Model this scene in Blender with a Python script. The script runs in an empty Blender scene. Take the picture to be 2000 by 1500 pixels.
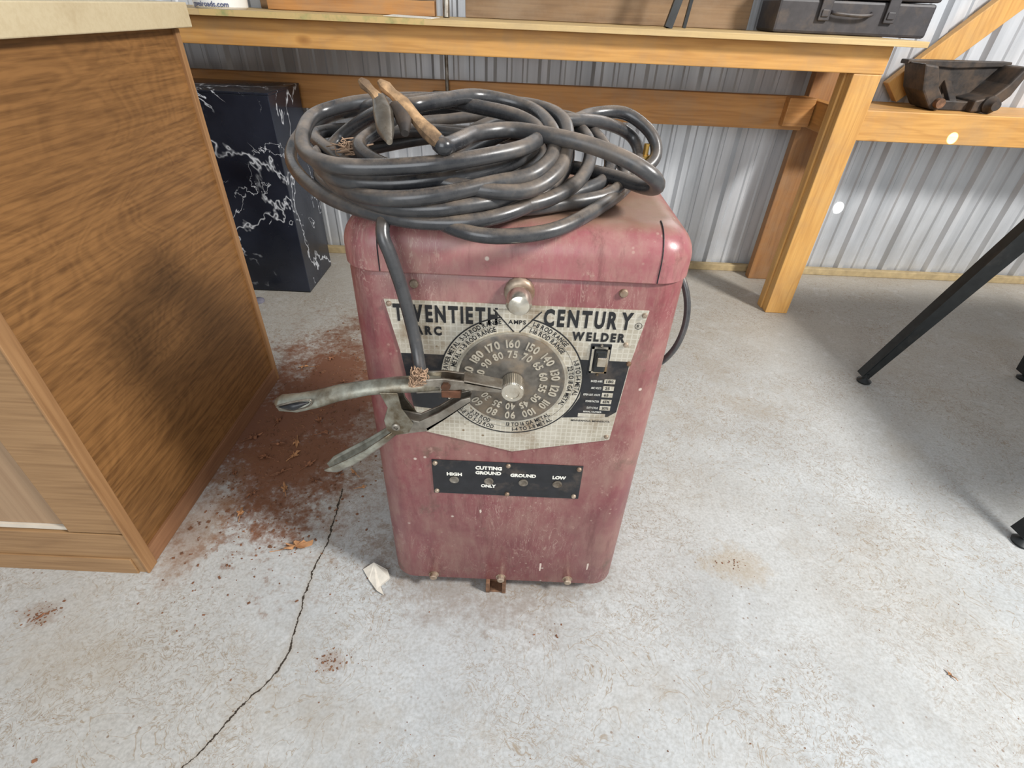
import bpy, bmesh, math, random
from mathutils import Vector, Matrix
random.seed(7)
S=bpy.context.scene
try:
    S.view_settings.view_transform='Standard'; S.view_settings.look='None'
except Exception: pass
COL=bpy.context.collection
pi=math.pi
# ------------------------------------------------------------ materials
def c(r,g,b):
    f=lambda x:(x/255/12.92) if x/255<=.04045 else ((x/255+.055)/1.055)**2.4
    return (f(r),f(g),f(b),1)
class NT:
    def __init__(s,name,rough=.6,metal=0.0,spec=.5):
        s.m=bpy.data.materials.new(name); s.m.use_nodes=True; s.t=s.m.node_tree
        s.b=s.t.nodes["Principled BSDF"]; s.b.inputs["Roughness"].default_value=rough
        s.b.inputs["Metallic"].default_value=metal
        s.b.inputs["Specular IOR Level"].default_value=spec
        s.co=s.t.nodes.new("ShaderNodeTexCoord").outputs["Object"]
    def lk(s,a,b): s.t.links.new(a,b)
    def put(s,sock,v):
        if isinstance(v,bpy.types.NodeSocket): s.lk(v,sock)
        else: sock.default_value=v
    def mp(s,scale=(1,1,1),rot=(0,0,0),loc=(0,0,0),src=None):
        n=s.t.nodes.new("ShaderNodeMapping"); n.inputs["Scale"].default_value=scale
        n.inputs["Rotation"].default_value=rot; n.inputs["Location"].default_value=loc
        s.lk(src or s.co,n.inputs[0]); return n.outputs[0]
    def nz(s,scale,detail=4,vec=None,dist=0,rough=.5):
        n=s.t.nodes.new("ShaderNodeTexNoise"); n.inputs["Scale"].default_value=scale
        n.inputs["Detail"].default_value=detail; n.inputs["Distortion"].default_value=dist
        n.inputs["Roughness"].default_value=rough
        s.lk(vec or s.co,n.inputs["Vector"]); return n.outputs["Fac"]
    def vor(s,scale,vec=None,feat='F1'):
        n=s.t.nodes.new("ShaderNodeTexVoronoi"); n.feature=feat; n.inputs["Scale"].default_value=scale
        s.lk(vec or s.co,n.inputs["Vector"]); return n.outputs["Distance"]
    def ma(s,op,a,b=0.0,cc=None,clamp=False):
        n=s.t.nodes.new("ShaderNodeMath"); n.operation=op; n.use_clamp=clamp
        s.put(n.inputs[0],a); s.put(n.inputs[1],b)
        if cc is not None: s.put(n.inputs[2],cc)
        return n.outputs[0]
    def rp(s,fac,stops):
        n=s.t.nodes.new("ShaderNodeValToRGB"); e=n.color_ramp.elements
        while len(e)<len(stops): e.new(.5)
        for i,(p,col) in enumerate(stops):
            e[i].position=p; e[i].color=col if not isinstance(col,(int,float)) else (col,col,col,1)
        s.lk(fac,n.inputs[0]); return n.outputs[0]
    def mx(s,fac,a,b,mode='MIX'):
        n=s.t.nodes.new("ShaderNodeMix"); n.data_type='RGBA'; n.blend_type=mode
        s.put(n.inputs[0],fac); s.put(n.inputs[6],a); s.put(n.inputs[7],b); return n.outputs[2]
    def xyz(s,src=None):
        n=s.t.nodes.new("ShaderNodeSeparateXYZ"); s.lk(src or s.co,n.inputs[0]); return n.outputs
    def up(s):
        g=s.t.nodes.new("ShaderNodeNewGeometry"); return s.xyz(g.outputs["Normal"])[2]
    def col(s,v): s.put(s.b.inputs["Base Color"],v)
    def ro(s,v): s.put(s.b.inputs["Roughness"],v)
    def bump(s,h,str_=.3,dist=.01):
        n=s.t.nodes.new("ShaderNodeBump"); n.inputs["Strength"].default_value=str_
        n.inputs["Distance"].default_value=dist; s.lk(h,n.inputs["Height"]); s.lk(n.outputs[0],s.b.inputs["Normal"])

def plain(name,col,rough=.6,metal=0.0,var=.25,scale=40,dirt=None,dirtamt=.5,bump=.15):
    n=NT(name,rough,metal)
    f=n.nz(scale,5)
    d=tuple(x*(1-var) for x in col[:3])+(1,); l=tuple(min(1,x*(1+var)) for x in col[:3])+(1,)
    base=n.rp(f,[(.3,d),(.7,l)])
    if dirt:
        g=n.rp(n.nz(scale*.35,6,rough=.65),[(1-dirtamt-.12,0.0),(1-dirtamt+.12,1.0)])
        base=n.mx(g,base,dirt)
    n.col(base)
    if bump: n.bump(f,bump,.002)
    return n.m

def wood(name,light,mid,dark,axis=0,sc=3.0,stretch=8.0,K=30,rough=.55,dist=.4,fine=.35,knots=0,ringmix=.8,dust=0,detail=2.5,rot=(0,0,0)):
    n=NT(name,rough,0,.35)
    sv=[stretch]*3; sv[axis]=1.0
    v=n.mp(tuple(sv),rot)
    a=n.nz(sc,detail,v,dist,.45)
    w=n.ma('SINE',n.ma('MULTIPLY',a,K))
    w=n.ma('MULTIPLY_ADD',w,.5,.5)
    base=n.rp(w,[(0,dark),(.35,mid),(1,light)])
    base=n.mx(ringmix,mid,base)
    sv2=[160.0]*3; sv2[axis]=5.0
    f=n.nz(1.0,4,n.mp(tuple(sv2)))
    base=n.mx(fine,base,n.rp(f,[(.35,dark),(.6,light)]))
    big=n.nz(1.7,2)
    base=n.mx(.35,base,n.rp(big,[(.3,mid),(.7,light)]))
    if knots:
        kv=[4.0]*3; kv[axis]=2.2
        k=n.vor(knots,n.mp(tuple(kv)))
        base=n.mx(n.rp(k,[(.03,1.0),(.09,0.0)]),base,dark)
    if dust:
        base=n.mx(n.rp(n.nz(6,7,rough=.7),[(.45,0.0),(.8,dust)]),base,c(150,132,110))
    n.col(base); n.bump(f,.15,.002)
    return n.m

def burl():
    n=NT("burl_veneer",.46,0,.35)
    L_,M_2,D_=c(156,112,66),c(124,86,48),c(82,54,28)
    # irregular walnut-like figure: stretched grain with burl swirls
    warp=n.nz(2.2,2)
    v=n.mp((1,1.0,2.6),(.18,0,0))
    a=n.nz(2.6,3.5,v,1.1,.5)
    w=n.ma('MULTIPLY_ADD',n.ma('SINE',n.ma('MULTIPLY',a,95)),.5,.5)
    b=n.nz(4.0,4,n.mp((1,1.0,4.5),(.18,0,0)),.6,.6)
    w2=n.ma('MULTIPLY_ADD',n.ma('SINE',n.ma('MULTIPLY',b,60)),.5,.5)
    base=n.rp(w,[(0,D_),(.4,M_2),(1,L_)])
    base=n.mx(.45,base,n.rp(w2,[(.1,M_2),(.9,L_)]))
    base=n.mx(n.rp(n.nz(3,3,n.mp(loc=(2,5,9))),[(.35,.15),(.65,.75)]),base,M_2)
    f=n.nz(1.0,5,n.mp((170,7,170)),rough=.6)
    base=n.mx(.5,base,n.rp(f,[(.36,D_),(.6,L_)]))
    base=n.mx(n.rp(n.nz(1.4,3),[(.35,0.0),(.7,.4)]),base,c(104,72,40))
    n.col(base); n.bump(f,.12,.002); return n.m

def floor_mat():
    n=NT("dusty_concrete",.6,0,.4)
    X=n.xyz()
    big=n.nz(1.3,4); med=n.nz(6,6,rough=.55); fine=n.nz(180,4)
    base=n.rp(med,[(.3,c(170,173,174)),(.7,c(190,194,196))])
    base=n.mx(n.rp(big,[(.4,0.0),(.68,.5)]),base,c(180,173,161))
    ty=n.ma('MULTIPLY_ADD',X[1],.6,-.34,True)
    base=n.mx(n.ma('MULTIPLY',ty,.7),base,c(172,161,144))
    base=n.mx(n.rp(n.nz(60,6,rough=.7),[(.36,.3),(.5,0.0)]),base,c(146,141,132))
    base=n.mx(n.rp(fine,[(.35,.3),(.6,0.0)]),base,c(126,124,118))
    base=n.mx(n.rp(n.nz(13,5,n.mp(loc=(3,7,1)),1.5,.7),[(.55,0.0),(.75,.4)]),base,c(206,209,210))
    s1=n.nz(11,3,None,2.6,.6)
    line=n.rp(n.ma('ABSOLUTE',n.ma('SUBTRACT',s1,.5)),[(.0,1.0),(.013,0.0)])
    m1=n.rp(n.nz(2.3,3),[(.40,0.0),(.55,.85)])
    base=n.mx(n.ma('MULTIPLY',line,m1),base,c(144,129,108))
    s2=n.nz(30,3,None,2.4,.6)
    line2=n.rp(n.ma('ABSOLUTE',n.ma('SUBTRACT',s2,.47)),[(.0,1.0),(.028,0.0)])
    m2=n.rp(n.nz(4.1,3),[(.43,0.0),(.6,.85)])
    base=n.mx(n.ma('MULTIPLY',line2,m2),base,c(136,121,102))
    st=n.rp(n.nz(3.2,6,n.mp(loc=(8,2,2)),rough=.7),[(.54,0.0),(.72,.55)])
    base=n.mx(st,base,c(154,143,126))
    sp=n.vor(55); spm=n.rp(n.nz(7,3),[(.5,0.0),(.62,1.0)])
    base=n.mx(n.ma('MULTIPLY',n.rp(sp,[(.08,.8),(.14,0.0)]),spm),base,c(122,100,80))
    ed=n.nz(8,8,rough=.75); gr=n.nz(60,5,rough=.7)
    for cx,cy,rx,ry,st,colr in [(-.48,1.2,.42,.6,.6,c(134,108,86)),(-.58,1.12,.26,.5,.92,c(112,70,48)),(-.55,.88,.18,.18,.8,c(116,78,56)),
        (.50,.67,.08,.06,.4,c(160,140,108)),(-.30,.43,.03,.022,.4,c(134,106,84)),(-.86,.49,.05,.03,.4,c(124,98,76)),
        (-.02,.68,.3,.2,.5,c(124,106,90)),(-.68,.72,.08,.2,.5,c(140,112,88))]:
        v=n.mp((1/rx,1/ry,0),(0,0,0),(-cx/rx,-cy/ry,0))
        q=n.t.nodes.new("ShaderNodeVectorMath"); q.operation='LENGTH'; n.lk(v,q.inputs[0])
        d=n.ma('ADD',q.outputs["Value"],n.ma('MULTIPLY_ADD',ed,2.2,-1.1))
        d=n.ma('ADD',d,n.ma('MULTIPLY_ADD',gr,1.2,-.6))
        base=n.mx(n.rp(d,[(.5,st),(1.15,0.0)]),base,colr)
    u=n.ma('MULTIPLY_ADD',X[1],1/.7,-.2/.7)
    fc=n.t.nodes.new("ShaderNodeFloatCurve"); n.lk(u,fc.inputs["Value"])
    P=[(.2,-.51),(.265,-.475),(.293,-.454),(.352,-.425),(.428,-.382),(.484,-.384),(.601,-.391),(.68,-.386),(.731,-.389),(.805,-.394),(.9,-.40)]
    cv=fc.mapping.curves[0]
    pts=[((y-.2)/.7,(x+.6)/.3) for y,x in P]
    cv.points[0].location=pts[0]; cv.points[-1].location=pts[-1]
    for q in pts[1:-1]: cv.points.new(*q)
    fc.mapping.update()
    xc=n.ma('MULTIPLY_ADD',fc.outputs[0],.3,-.6)
    wob=n.ma('MULTIPLY_ADD',n.nz(30,5,rough=.7),.022,-.011)
    dd=n.ma('ABSOLUTE',n.ma('SUBTRACT',n.ma('ADD',X[0],wob),xc))
    wd=n.ma('MULTIPLY_ADD',n.nz(40,4,rough=.7),.0062,-.0016)
    ck=n.ma('LESS_THAN',dd,n.ma('MAXIMUM',wd,.0007))
    ck=n.ma('MULTIPLY',ck,n.ma('LESS_THAN',X[1],.83))
    halo=n.rp(dd,[(0,.45),(.010,0.0)])
    base=n.mx(n.ma('MULTIPLY',halo,n.ma('LESS_THAN',X[1],.83)),base,c(150,138,120))
    base=n.mx(ck,base,c(54,46,38))
    n.col(base)
    n.ro(n.rp(med,[(.3,.5),(.7,.72)]))
    h=n.ma('SUBTRACT',n.ma('ADD',n.ma('MULTIPLY',med,.5),n.ma('MULTIPLY',fine,.12)),n.ma('MULTIPLY',ck,2.0))
    n.bump(h,.3,.004)
    return n.m
def red_paint(name,a,b,dustcol,dust=.5,top=0):
    n=NT(name,.34,0,.5)
    base=n.rp(n.nz(5,6,rough=.65),[(.3,a),(.7,b)])
    dm=n.rp(n.nz(7,8,rough=.7),[(.60-dust*.25,0.0),(.95-dust*.25,.85)])
    base=n.mx(dm,base,dustcol)
    g=n.nz(60,6,n.mp((1,1,.35)),rough=.7)
    base=n.mx(n.rp(g,[(.46,0.0),(.74,.55)]),base,dustcol)
    g2=n.nz(26,6,n.mp((1.6,1,.25),loc=(4,4,4)),rough=.75)
    base=n.mx(n.rp(g2,[(.53,0.0),(.68,.5)]),base,c(92,46,46))
    sc=n.nz(9,4,n.mp((5,1,1),(0,.6,0)),1.5,.7)
    base=n.mx(n.ma('MULTIPLY',n.rp(n.ma('ABSOLUTE',n.ma('SUBTRACT',sc,.5)),[(0,.8),(.01,0.0)]),n.rp(n.nz(6,3,n.mp(loc=(1,8,1))),[(.48,0.0),(.62,.9)])),base,c(180,152,140))
    if top:
        u=n.ma('MULTIPLY',n.rp(n.up(),[(.8,0.0),(1.0,1.0)]),n.rp(n.nz(11,7,rough=.7),[(.3,.6),(.6,1.0)]))
        base=n.mx(n.ma('MULTIPLY',u,.9),base,c(134,110,90))
    st=n.nz(9,7,n.mp(loc=(7,1,3)),rough=.75)
    base=n.mx(n.rp(st,[(.58,0.0),(.68,.65)]),base,c(90,76,62))
    st=n.nz(22,7,n.mp(loc=(2,9,6)),rough=.75)
    base=n.mx(n.rp(st,[(.62,0.0),(.68,.7)]),base,c(170,138,126))
    sp=n.vor(34); m=n.rp(n.nz(9,2),[(.56,0.0),(.62,1.0)])
    base=n.mx(n.ma('MULTIPLY',n.rp(sp,[(.07,.85),(.11,0.0)]),m),base,c(196,182,170))
    sp2=n.vor(80,n.mp(loc=(2,2,2)),); m3=n.rp(n.nz(8,4),[(.54,0.0),(.64,1.0)])
    base=n.mx(n.ma('MULTIPLY',n.rp(sp2,[(.12,.6),(.2,0.0)]),m3),base,c(176,150,136))
    n.col(base); n.ro(n.rp(dm,[(0,.32),(1,.7)])); n.bump(g,.12,.002)
    return n.m
def plate_mat():
    n=NT("worn_silver_plate",.42,.25,.5)
    X=n.xyz()
    def grid(s,k):
        f=n.ma('FRACT',n.ma('MULTIPLY',s,k)); return n.ma('LESS_THAN',f,.22)
    g=n.ma('MAXIMUM',grid(X[0],130),grid(X[2],130))
    base=n.rp(n.nz(22,6,rough=.7),[(.3,c(162,153,134)),(.7,c(200,194,180))])
    base=n.mx(n.ma('MULTIPLY',g,.35),base,c(224,220,208))
    base=n.mx(n.rp(n.nz(14,7,n.mp(loc=(1,4,2)),rough=.7),[(.50,0.0),(.68,.75)]),base,c(136,114,88))
    sp=n.vor(60); base=n.mx(n.ma('MULTIPLY',n.rp(sp,[(.1,.8),(.16,0.0)]),n.rp(n.nz(20,2),[(.52,0.0),(.56,1.0)])),base,c(110,86,52))
    n.col(base); n.bump(g,.3,.001)
    return n.m
def cable_mat():
    n=NT("dusty_black_rubber",.34,0,.6)
    f=n.nz(5,7,rough=.75)
    base=n.rp(f,[(.34,c(34,36,40)),(.52,c(64,64,65)),(.72,c(112,101,90))])
    u=n.ma('MULTIPLY',n.rp(n.up(),[(.35,0.0),(1.0,.75)]),n.rp(n.nz(24,6,rough=.75),[(.34,0.0),(.62,1.0)]))
    base=n.mx(u,base,c(138,122,106))
    n.col(base); n.ro(n.rp(f,[(.4,.24),(.75,.55)]))
    n.bump(n.nz(120,3),.1,.001)
    return n.m
def marble_mat():
    n=NT("black_marble",.22,0,.5)
    base=n.rp(n.nz(4,5),[(.3,c(16,20,30)),(.75,c(46,51,64))])
    for sc,lo,w,ml,loc,k in [(1.5,.5,.0045,.38,(0,0,0),1.0),(2.4,.47,.0035,.48,(4,1,3),1.0),(5,.53,.004,.58,(9,4,2),.7)]:
        v=n.nz(sc,6,n.mp((1,1,.8),(0,.6,0),loc),.4,.62)
        l=n.rp(n.ma('ABSOLUTE',n.ma('SUBTRACT',v,lo)),[(0,1.0),(w*.5,.9),(w,0.0)])
        m=n.rp(n.nz(4,3,n.mp(loc=loc)),[(ml,0.0),(ml+.1,k)])
        base=n.mx(n.ma('MULTIPLY',l,m),base,c(224,228,234))
    n.col(base)
    n.ro(n.rp(n.nz(6,4),[(.4,.15),(.7,.4)]))
    return n.m
def wall_mat():
    n=NT("white_ribbed_metal",.33,.35,.5)
    base=n.rp(n.nz(3,5,n.mp((6,1,.6)),rough=.6),[(.3,c(186,190,195)),(.7,c(222,225,229))])
    X=n.xyz()
    low=n.ma('MULTIPLY_ADD',X[2],-1.4,.55,True)
    base=n.mx(n.ma('MULTIPLY',low,n.rp(n.nz(5,6,rough=.7),[(.35,0.0),(.7,1.0)])),base,c(165,158,146))
    n.col(base); return n.m
FLOOR=floor_mat(); WALL=wall_mat(); MARBLE=marble_mat(); PLATE=plate_mat(); CABLE=cable_mat()
RED=red_paint("dusty_maroon_paint",c(112,58,62),c(134,76,78),c(152,122,110),.7)
REDLID=red_paint("faded_maroon_paint",c(134,74,78),c(164,104,106),c(160,130,116),.7,1)
PINE=wood("golden_pine",c(216,166,98),c(198,146,80),c(154,104,52),0,3,9,26,fine=.28,knots=1.3,ringmix=.45,dust=.5)
PINEZ=wood("golden_pine_upright",c(218,170,100),c(200,148,82),c(162,110,58),2,3,9,26,fine=.28,knots=1.3,ringmix=.45,dust=.4)
PINEY=wood("golden_pine_cross",c(206,154,88),c(180,126,68),c(140,94,50),1,3,9,26,fine=.25,knots=1.3,ringmix=.5,dust=.4)
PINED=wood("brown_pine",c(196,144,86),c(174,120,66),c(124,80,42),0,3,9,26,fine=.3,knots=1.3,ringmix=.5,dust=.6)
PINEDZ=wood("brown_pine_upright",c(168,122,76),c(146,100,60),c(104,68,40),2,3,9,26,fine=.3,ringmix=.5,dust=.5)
PLY=wood("pale_plywood",c(212,186,136),c(196,166,114),c(162,128,82),0,2,6,18,fine=.3,ringmix=.4,dust=.5)
PLYB=wood("brown_board",c(150,122,90),c(128,100,72),c(92,70,50),0,2,7,22,fine=.35,ringmix=.6,dust=.6)
VEN=burl()
VENF=wood("pale_veneer",c(164,130,92),c(146,112,76),c(114,84,54),2,2.5,6,40,rough=.5,fine=.45,ringmix=.45)
VENFX=wood("pale_veneer_rail",c(164,130,92),c(146,112,76),c(110,80,52),0,2.5,6,40,rough=.5,fine=.45,ringmix=.45)
STRIP=wood("reddish_strip",c(152,112,80),c(134,93,65),c(100,67,44),1,3,9,30,rough=.5,fine=.4,ringmix=.4)
STRIPZ=wood("reddish_strip_upright",c(168,130,90),c(146,106,68),c(108,74,46),2,3,9,30,rough=.5,fine=.4,ringmix=.4)
TOPW=wood("cream_top_board",c(204,190,158),c(190,173,140),c(166,145,110),0,2,7,16,rough=.5,fine=.25,ringmix=.4)
PANEL=wood("paler_panel",c(168,140,110),c(152,122,94),c(126,98,72),2,2,6,16,rough=.5,fine=.35,ringmix=.4)
STEEL=plain("oxidised_steel",c(146,140,130),.36,.75,.35,60,c(96,82,66),.45)
PATINA=plain("worn_grey_steel",c(162,162,150),.34,.7,.4,55,c(100,88,70),.47)
RUST=plain("rusty_steel",c(124,92,70),.7,.35,.4,80,c(82,62,48),.42)
BOLTM=plain("dull_bolt_steel",c(166,150,132),.45,.5,.3,80,c(120,90,68),.42)
COPPER=plain("dull_copper",c(110,74,56),.5,.7,.35,80,c(76,60,48),.45)
CHROME=plain("dull_chrome",c(206,200,186),.25,.85,.15,60,c(148,126,98),.4)
DKIRON=plain("dark_iron",c(58,53,50),.6,.3,.35,50,c(92,76,62),.45)
BLKMET=plain("black_painted_metal",c(36,39,40),.42,.2,.3,40,c(72,66,60),.3)
DIALM=plain("dusty_grey_dial",c(104,99,92),.42,.5,.35,70,c(140,124,104),.42)
DIALT=plain("pale_raised_numerals",c(178,170,154),.5,.3,.2,90)
BLACKP=plain("worn_black_enamel",c(28,29,33),.4,0,.35,60,c(82,72,64),.34)
INK=plain("black_ink",c(24,24,26),.5,0,.2,60,c(84,74,60),.2,0)
WHITEI=plain("white_ink",c(226,224,214),.55,0,.1,80)
TAN=plain("worn_fibre_tan",c(176,142,104),.8,0,.35,80,c(98,78,58),.48,.8)
BRASS=plain("brass_lug",c(186,150,80),.35,.8,.2,70)
GREYPL=plain("grey_plastic",c(60,57,59),.5,0,.2,40,c(92,80,70),.36)
WHITEPL=plain("white_plastic",c(226,226,222),.4,0,.05,30)
BEAD=plain("whitish_bead",c(210,200,184),.5,0,.08,30)
BLUEI=plain("blue_ink",c(60,70,110),.5,0,.1,40,bump=0)
GREENP=plain("green_paint",c(140,146,92),.6,0,.3,60,c(196,168,112),.6)
PAPER=plain("scrap_paper",c(212,206,194),.8,0,.12,60)
LEAF=plain("dry_leaf_tan",c(170,124,84),.8,0,.3,60)
LEAFD=plain("dry_leaf_dark",c(124,82,56),.8,0,.35,60)
CHIP=plain("soil_crumbs",c(122,84,60),.9,0,.4,40)
FUZZ=plain("straw_lint",c(160,132,108),.9,0,.3,90)
SILL=plain("tan_sill",c(172,152,114),.7,0,.2,30)

# ------------------------------------------------------------ geometry (all return verts, faces)
def boxg(x0,x1,y0,y1,z0,z1):
    v=[(x,y,z) for z in (z0,z1) for y in (y0,y1) for x in (x0,x1)]
    f=[(0,2,3,1),(4,5,7,6),(0,1,5,4),(2,6,7,3),(0,4,6,2),(1,3,7,5)]
    return v,f
def prism(pts,y0,y1):
    n=len(pts); v=[(x,y0,z) for x,z in pts]+[(x,y1,z) for x,z in pts]
    f=[tuple(range(n)),tuple(range(2*n-1,n-1,-1))]+[(i,(i+1)%n,n+(i+1)%n,n+i) for i in range(n)]
    return v,f
def lathe(prof,o,axis='-Y',seg=32,knurl=0):
    v=[];f=[];n=len(prof)
    for i in range(seg):
        a=2*pi*i/seg
        for j,(r,h) in enumerate(prof):
            rr=r*(1+knurl*(i%2)) if 0<j<n-1 else r
            if axis=='-Y': v.append((o[0]+rr*math.cos(a),o[1]-h,o[2]+rr*math.sin(a)))
            elif axis=='Z': v.append((o[0]+rr*math.cos(a),o[1]+rr*math.sin(a),o[2]+h))
    for i in range(seg):
        k=(i+1)%seg
        for j in range(n-1): f.append((i*n+j,k*n+j,k*n+j+1,i*n+j+1))
    if prof[0][0]>1e-5: f.append(tuple(i*n for i in range(seg)))
    if prof[-1][0]>1e-5: f.append(tuple(i*n+n-1 for i in range(seg)))
    return v,f
def rrect(x0,x1,y0,y1,r,seg=10):
    P=[]
    for cx,cy,a0 in ((x1-r,y0+r,-90),(x1-r,y1-r,0),(x0+r,y1-r,90),(x0+r,y0+r,180)):
        for k in range(seg+1):
            a=math.radians(a0+90*k/seg); P.append((cx+r*math.cos(a),cy+r*math.sin(a)))
    return P
def stack(loops):
    v=[];n=len(loops[0][0])
    for P,z in loops: v+=[(x,y,z) for x,y in P]
    f=[]
    for k in range(len(loops)-1):
        for i in range(n): f.append((k*n+i,k*n+(i+1)%n,(k+1)*n+(i+1)%n,(k+1)*n+i))
    f.append(tuple(range(n-1,-1,-1))); f.append(tuple(range((len(loops)-1)*n,len(loops)*n)))
    return v,f
def crom(P,sub=8,closed=False):
    P=[Vector(p) for p in P]; out=[]
    if closed: Q=[P[-1]]+P+[P[0],P[1]]
    else: Q=[2*P[0]-P[1]]+P+[2*P[-1]-P[-2]]
    for i in range(1,len(Q)-2):
        a,b,cc,d=Q[i-1:i+3]
        for k in range(sub):
            t=k/sub
            out.append(.5*((2*b)+(cc-a)*t+(2*a-5*b+4*cc-d)*t*t+(3*b-a-3*cc+d)*t**3))
    out.append(P[0].copy() if closed else P[-1]); return out
def tube(P,rad,sub=8,seg=14,smooth=True,closed=False,flatk=1.0):
    pts=crom(P,sub,closed) if smooth else [Vector(p) for p in P]
    n=len(pts); rads=rad if isinstance(rad,(list,tuple)) else None
    v=[];f=[]; up=Vector((0.13,.2,1)).normalized(); prev=None
    for i,p in enumerate(pts):
        if closed: t=(pts[1 if i in(0,n-1) else i+1]-pts[n-2 if i in (0,n-1) else i-1]).normalized()
        else: t=(pts[min(i+1,n-1)]-pts[max(i-1,0)]).normalized()
        if prev is None:
            s=t.cross(up)
            if s.length<.1: s=t.cross(Vector((1,0,0)))
            s.normalize()
        else:
            s=(prev-t*prev.dot(t)).normalized()
        prev=s; w=t.cross(s)
        if rads:
            q=i/(n-1)*(len(rads)-1); k=min(int(q),len(rads)-2); r=rads[k]+(rads[k+1]-rads[k])*(q-k)
        else: r=rad
        for j in range(seg):
            a=2*pi*j/seg; v.append(tuple(p+s*(r*math.cos(a))+w*(r*flatk*math.sin(a))))
    for i in range(n-1):
        for j in range(seg): f.append((i*seg+j,i*seg+(j+1)%seg,(i+1)*seg+(j+1)%seg,(i+1)*seg+j))
    if not closed:
        f.append(tuple(range(seg-1,-1,-1))); f.append(tuple(range((n-1)*seg,n*seg)))
    return v,f
def coil(P,r,closed=True):
    v,f=tube(P,r,8,14,closed=closed); o=[]
    for x,y,z in v:
        if -.205<x<.205 and .585<y<.87:
            d=min(y-.5825,.8675-y,x+.22,.219-x); m=.7463 if d>.042 else .7063+.040*math.sqrt(max(0,1-((.042-d)/.042)**2))
            z=max(z,m)
        o.append((x,y,z))
    return o,f
def beam(p,q,w,h,upv=(0,1,0),taper=1.0):
    p=Vector(p);q=Vector(q);t=(q-p).normalized();s=Vector(upv);s=(s-t*s.dot(t)).normalized();u=t.cross(s)
    v=[]
    for o,k in ((p,taper),(q,1.0)):
        for a,b in ((-1,-1),(1,-1),(1,1),(-1,1)): v.append(tuple(o+s*(a*w/2)+u*(b*h*k/2)))
    return v,[(0,3,2,1),(4,5,6,7),(0,1,5,4),(1,2,6,5),(2,3,7,6),(3,0,4,7)]
def channel(path,ws,hs,yc,sgn=1,seg=10):
    v=[];f=[];n=len(path)
    for i,(x,z) in enumerate(path):
        a=Vector(path[max(i-1,0)]);b=Vector(path[min(i+1,n-1)]);t=(b-a).normalized();nn=Vector((-t.y,t.x))*sgn
        for k in range(seg+1):
            th=pi*k/seg; o=nn*(hs[i]*math.sin(th)-hs[i]*.25)
            v.append((x+o.x,yc+ws[i]*math.cos(th),z+o.y))
    for i in range(n-1):
        for k in range(seg): f.append((i*(seg+1)+k,(i+1)*(seg+1)+k,(i+1)*(seg+1)+k+1,i*(seg+1)+k+1))
    return v,f
def merge(gs):
    V=[];F=[]
    for v,f in gs:
        o=len(V); V+=list(v); F+=[tuple(i+o for i in q) for q in f]
    return V,F
def obj(name,gs,mat,parent=None,label=None,cat=None,bevel=0,smooth=False,solid=0,kind=None,group=None):
    if isinstance(gs,tuple): gs=[gs]
    V,F=merge(gs); me=bpy.data.meshes.new(name); me.from_pydata(V,[],F); me.validate()
    bm=bmesh.new(); bm.from_mesh(me); bmesh.ops.recalc_face_normals(bm,faces=bm.faces)
    bm.to_mesh(me); bm.free()
    o=bpy.data.objects.new(name,me); COL.objects.link(o)
    if mat: me.materials.append(mat)
    if smooth:
        for p in me.polygons: p.use_smooth=True
        try: me.set_sharp_from_angle(angle=math.radians(40))
        except Exception: pass
    if bevel:
        b=o.modifiers.new("bevel","BEVEL"); b.width=bevel; b.segments=2; b.limit_method='ANGLE'
    if solid:
        b=o.modifiers.new("solid","SOLIDIFY"); b.thickness=solid; b.offset=0
    fin(o,parent,label,cat,kind,group); return o
def fin(o,parent=None,label=None,cat=None,kind=None,group=None):
    if parent:
        o.parent=parent
        o.matrix_parent_inverse=Matrix.Translation(-Vector(parent.location))
    if label: o["label"]=label
    if cat: o["category"]=cat
    if kind: o["kind"]=kind
    if group: o["group"]=group
def empty(name,loc,label,cat=None,parent=None):
    e=bpy.data.objects.new(name,None); e.empty_display_size=.05; e.location=loc; COL.objects.link(e)
    fin(e,parent,label,cat); return e
# ------------------------------------------------------------ lettering
def textg(body,size=1.0,bold=0.0,ext=0.0):
    cu=bpy.data.curves.new("tmp","FONT"); cu.body=body; cu.size=size; cu.offset=bold; cu.extrude=ext; cu.resolution_u=3
    ob=bpy.data.objects.new("tmp",cu); COL.objects.link(ob)
    dg=bpy.context.evaluated_depsgraph_get(); dg.update()
    me=bpy.data.meshes.new_from_object(ob.evaluated_get(dg))
    v=[tuple(x.co) for x in me.vertices]; f=[tuple(p.vertices) for p in me.polygons]
    bpy.data.objects.remove(ob); bpy.data.curves.remove(cu); bpy.data.meshes.remove(me)
    return v,f
def onface(g,y):
    return [(a,y-cc,b) for a,b,cc in g[0]],g[1]
def fit(body,x0,x1,z0,z1,y,bold=.02,ext=.01):
    v,f=textg(body,1.0,bold,ext)
    xs=[p[0] for p in v]; ys=[p[1] for p in v]
    a,b=min(xs),max(xs); d,e=min(ys),max(ys)
    g=[(x0+(p[0]-a)/(b-a)*(x1-x0), z0+(p[1]-d)/(e-d)*(z1-z0), p[2]*.02) for p in v],f
    return onface(g,y)
GC={}
def glyph(ch,bold=.022):
    if (ch,bold) not in GC:
        v,f=textg(ch,1.0,bold,0)
        xs=[p[0] for p in v] or [0,.25]
        a,b=min(xs),max(xs)
        GC[(ch,bold)]=([(p[0]-a,p[1],0) for p in v],f,b-a)
    return GC[(ch,bold)]
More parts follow.
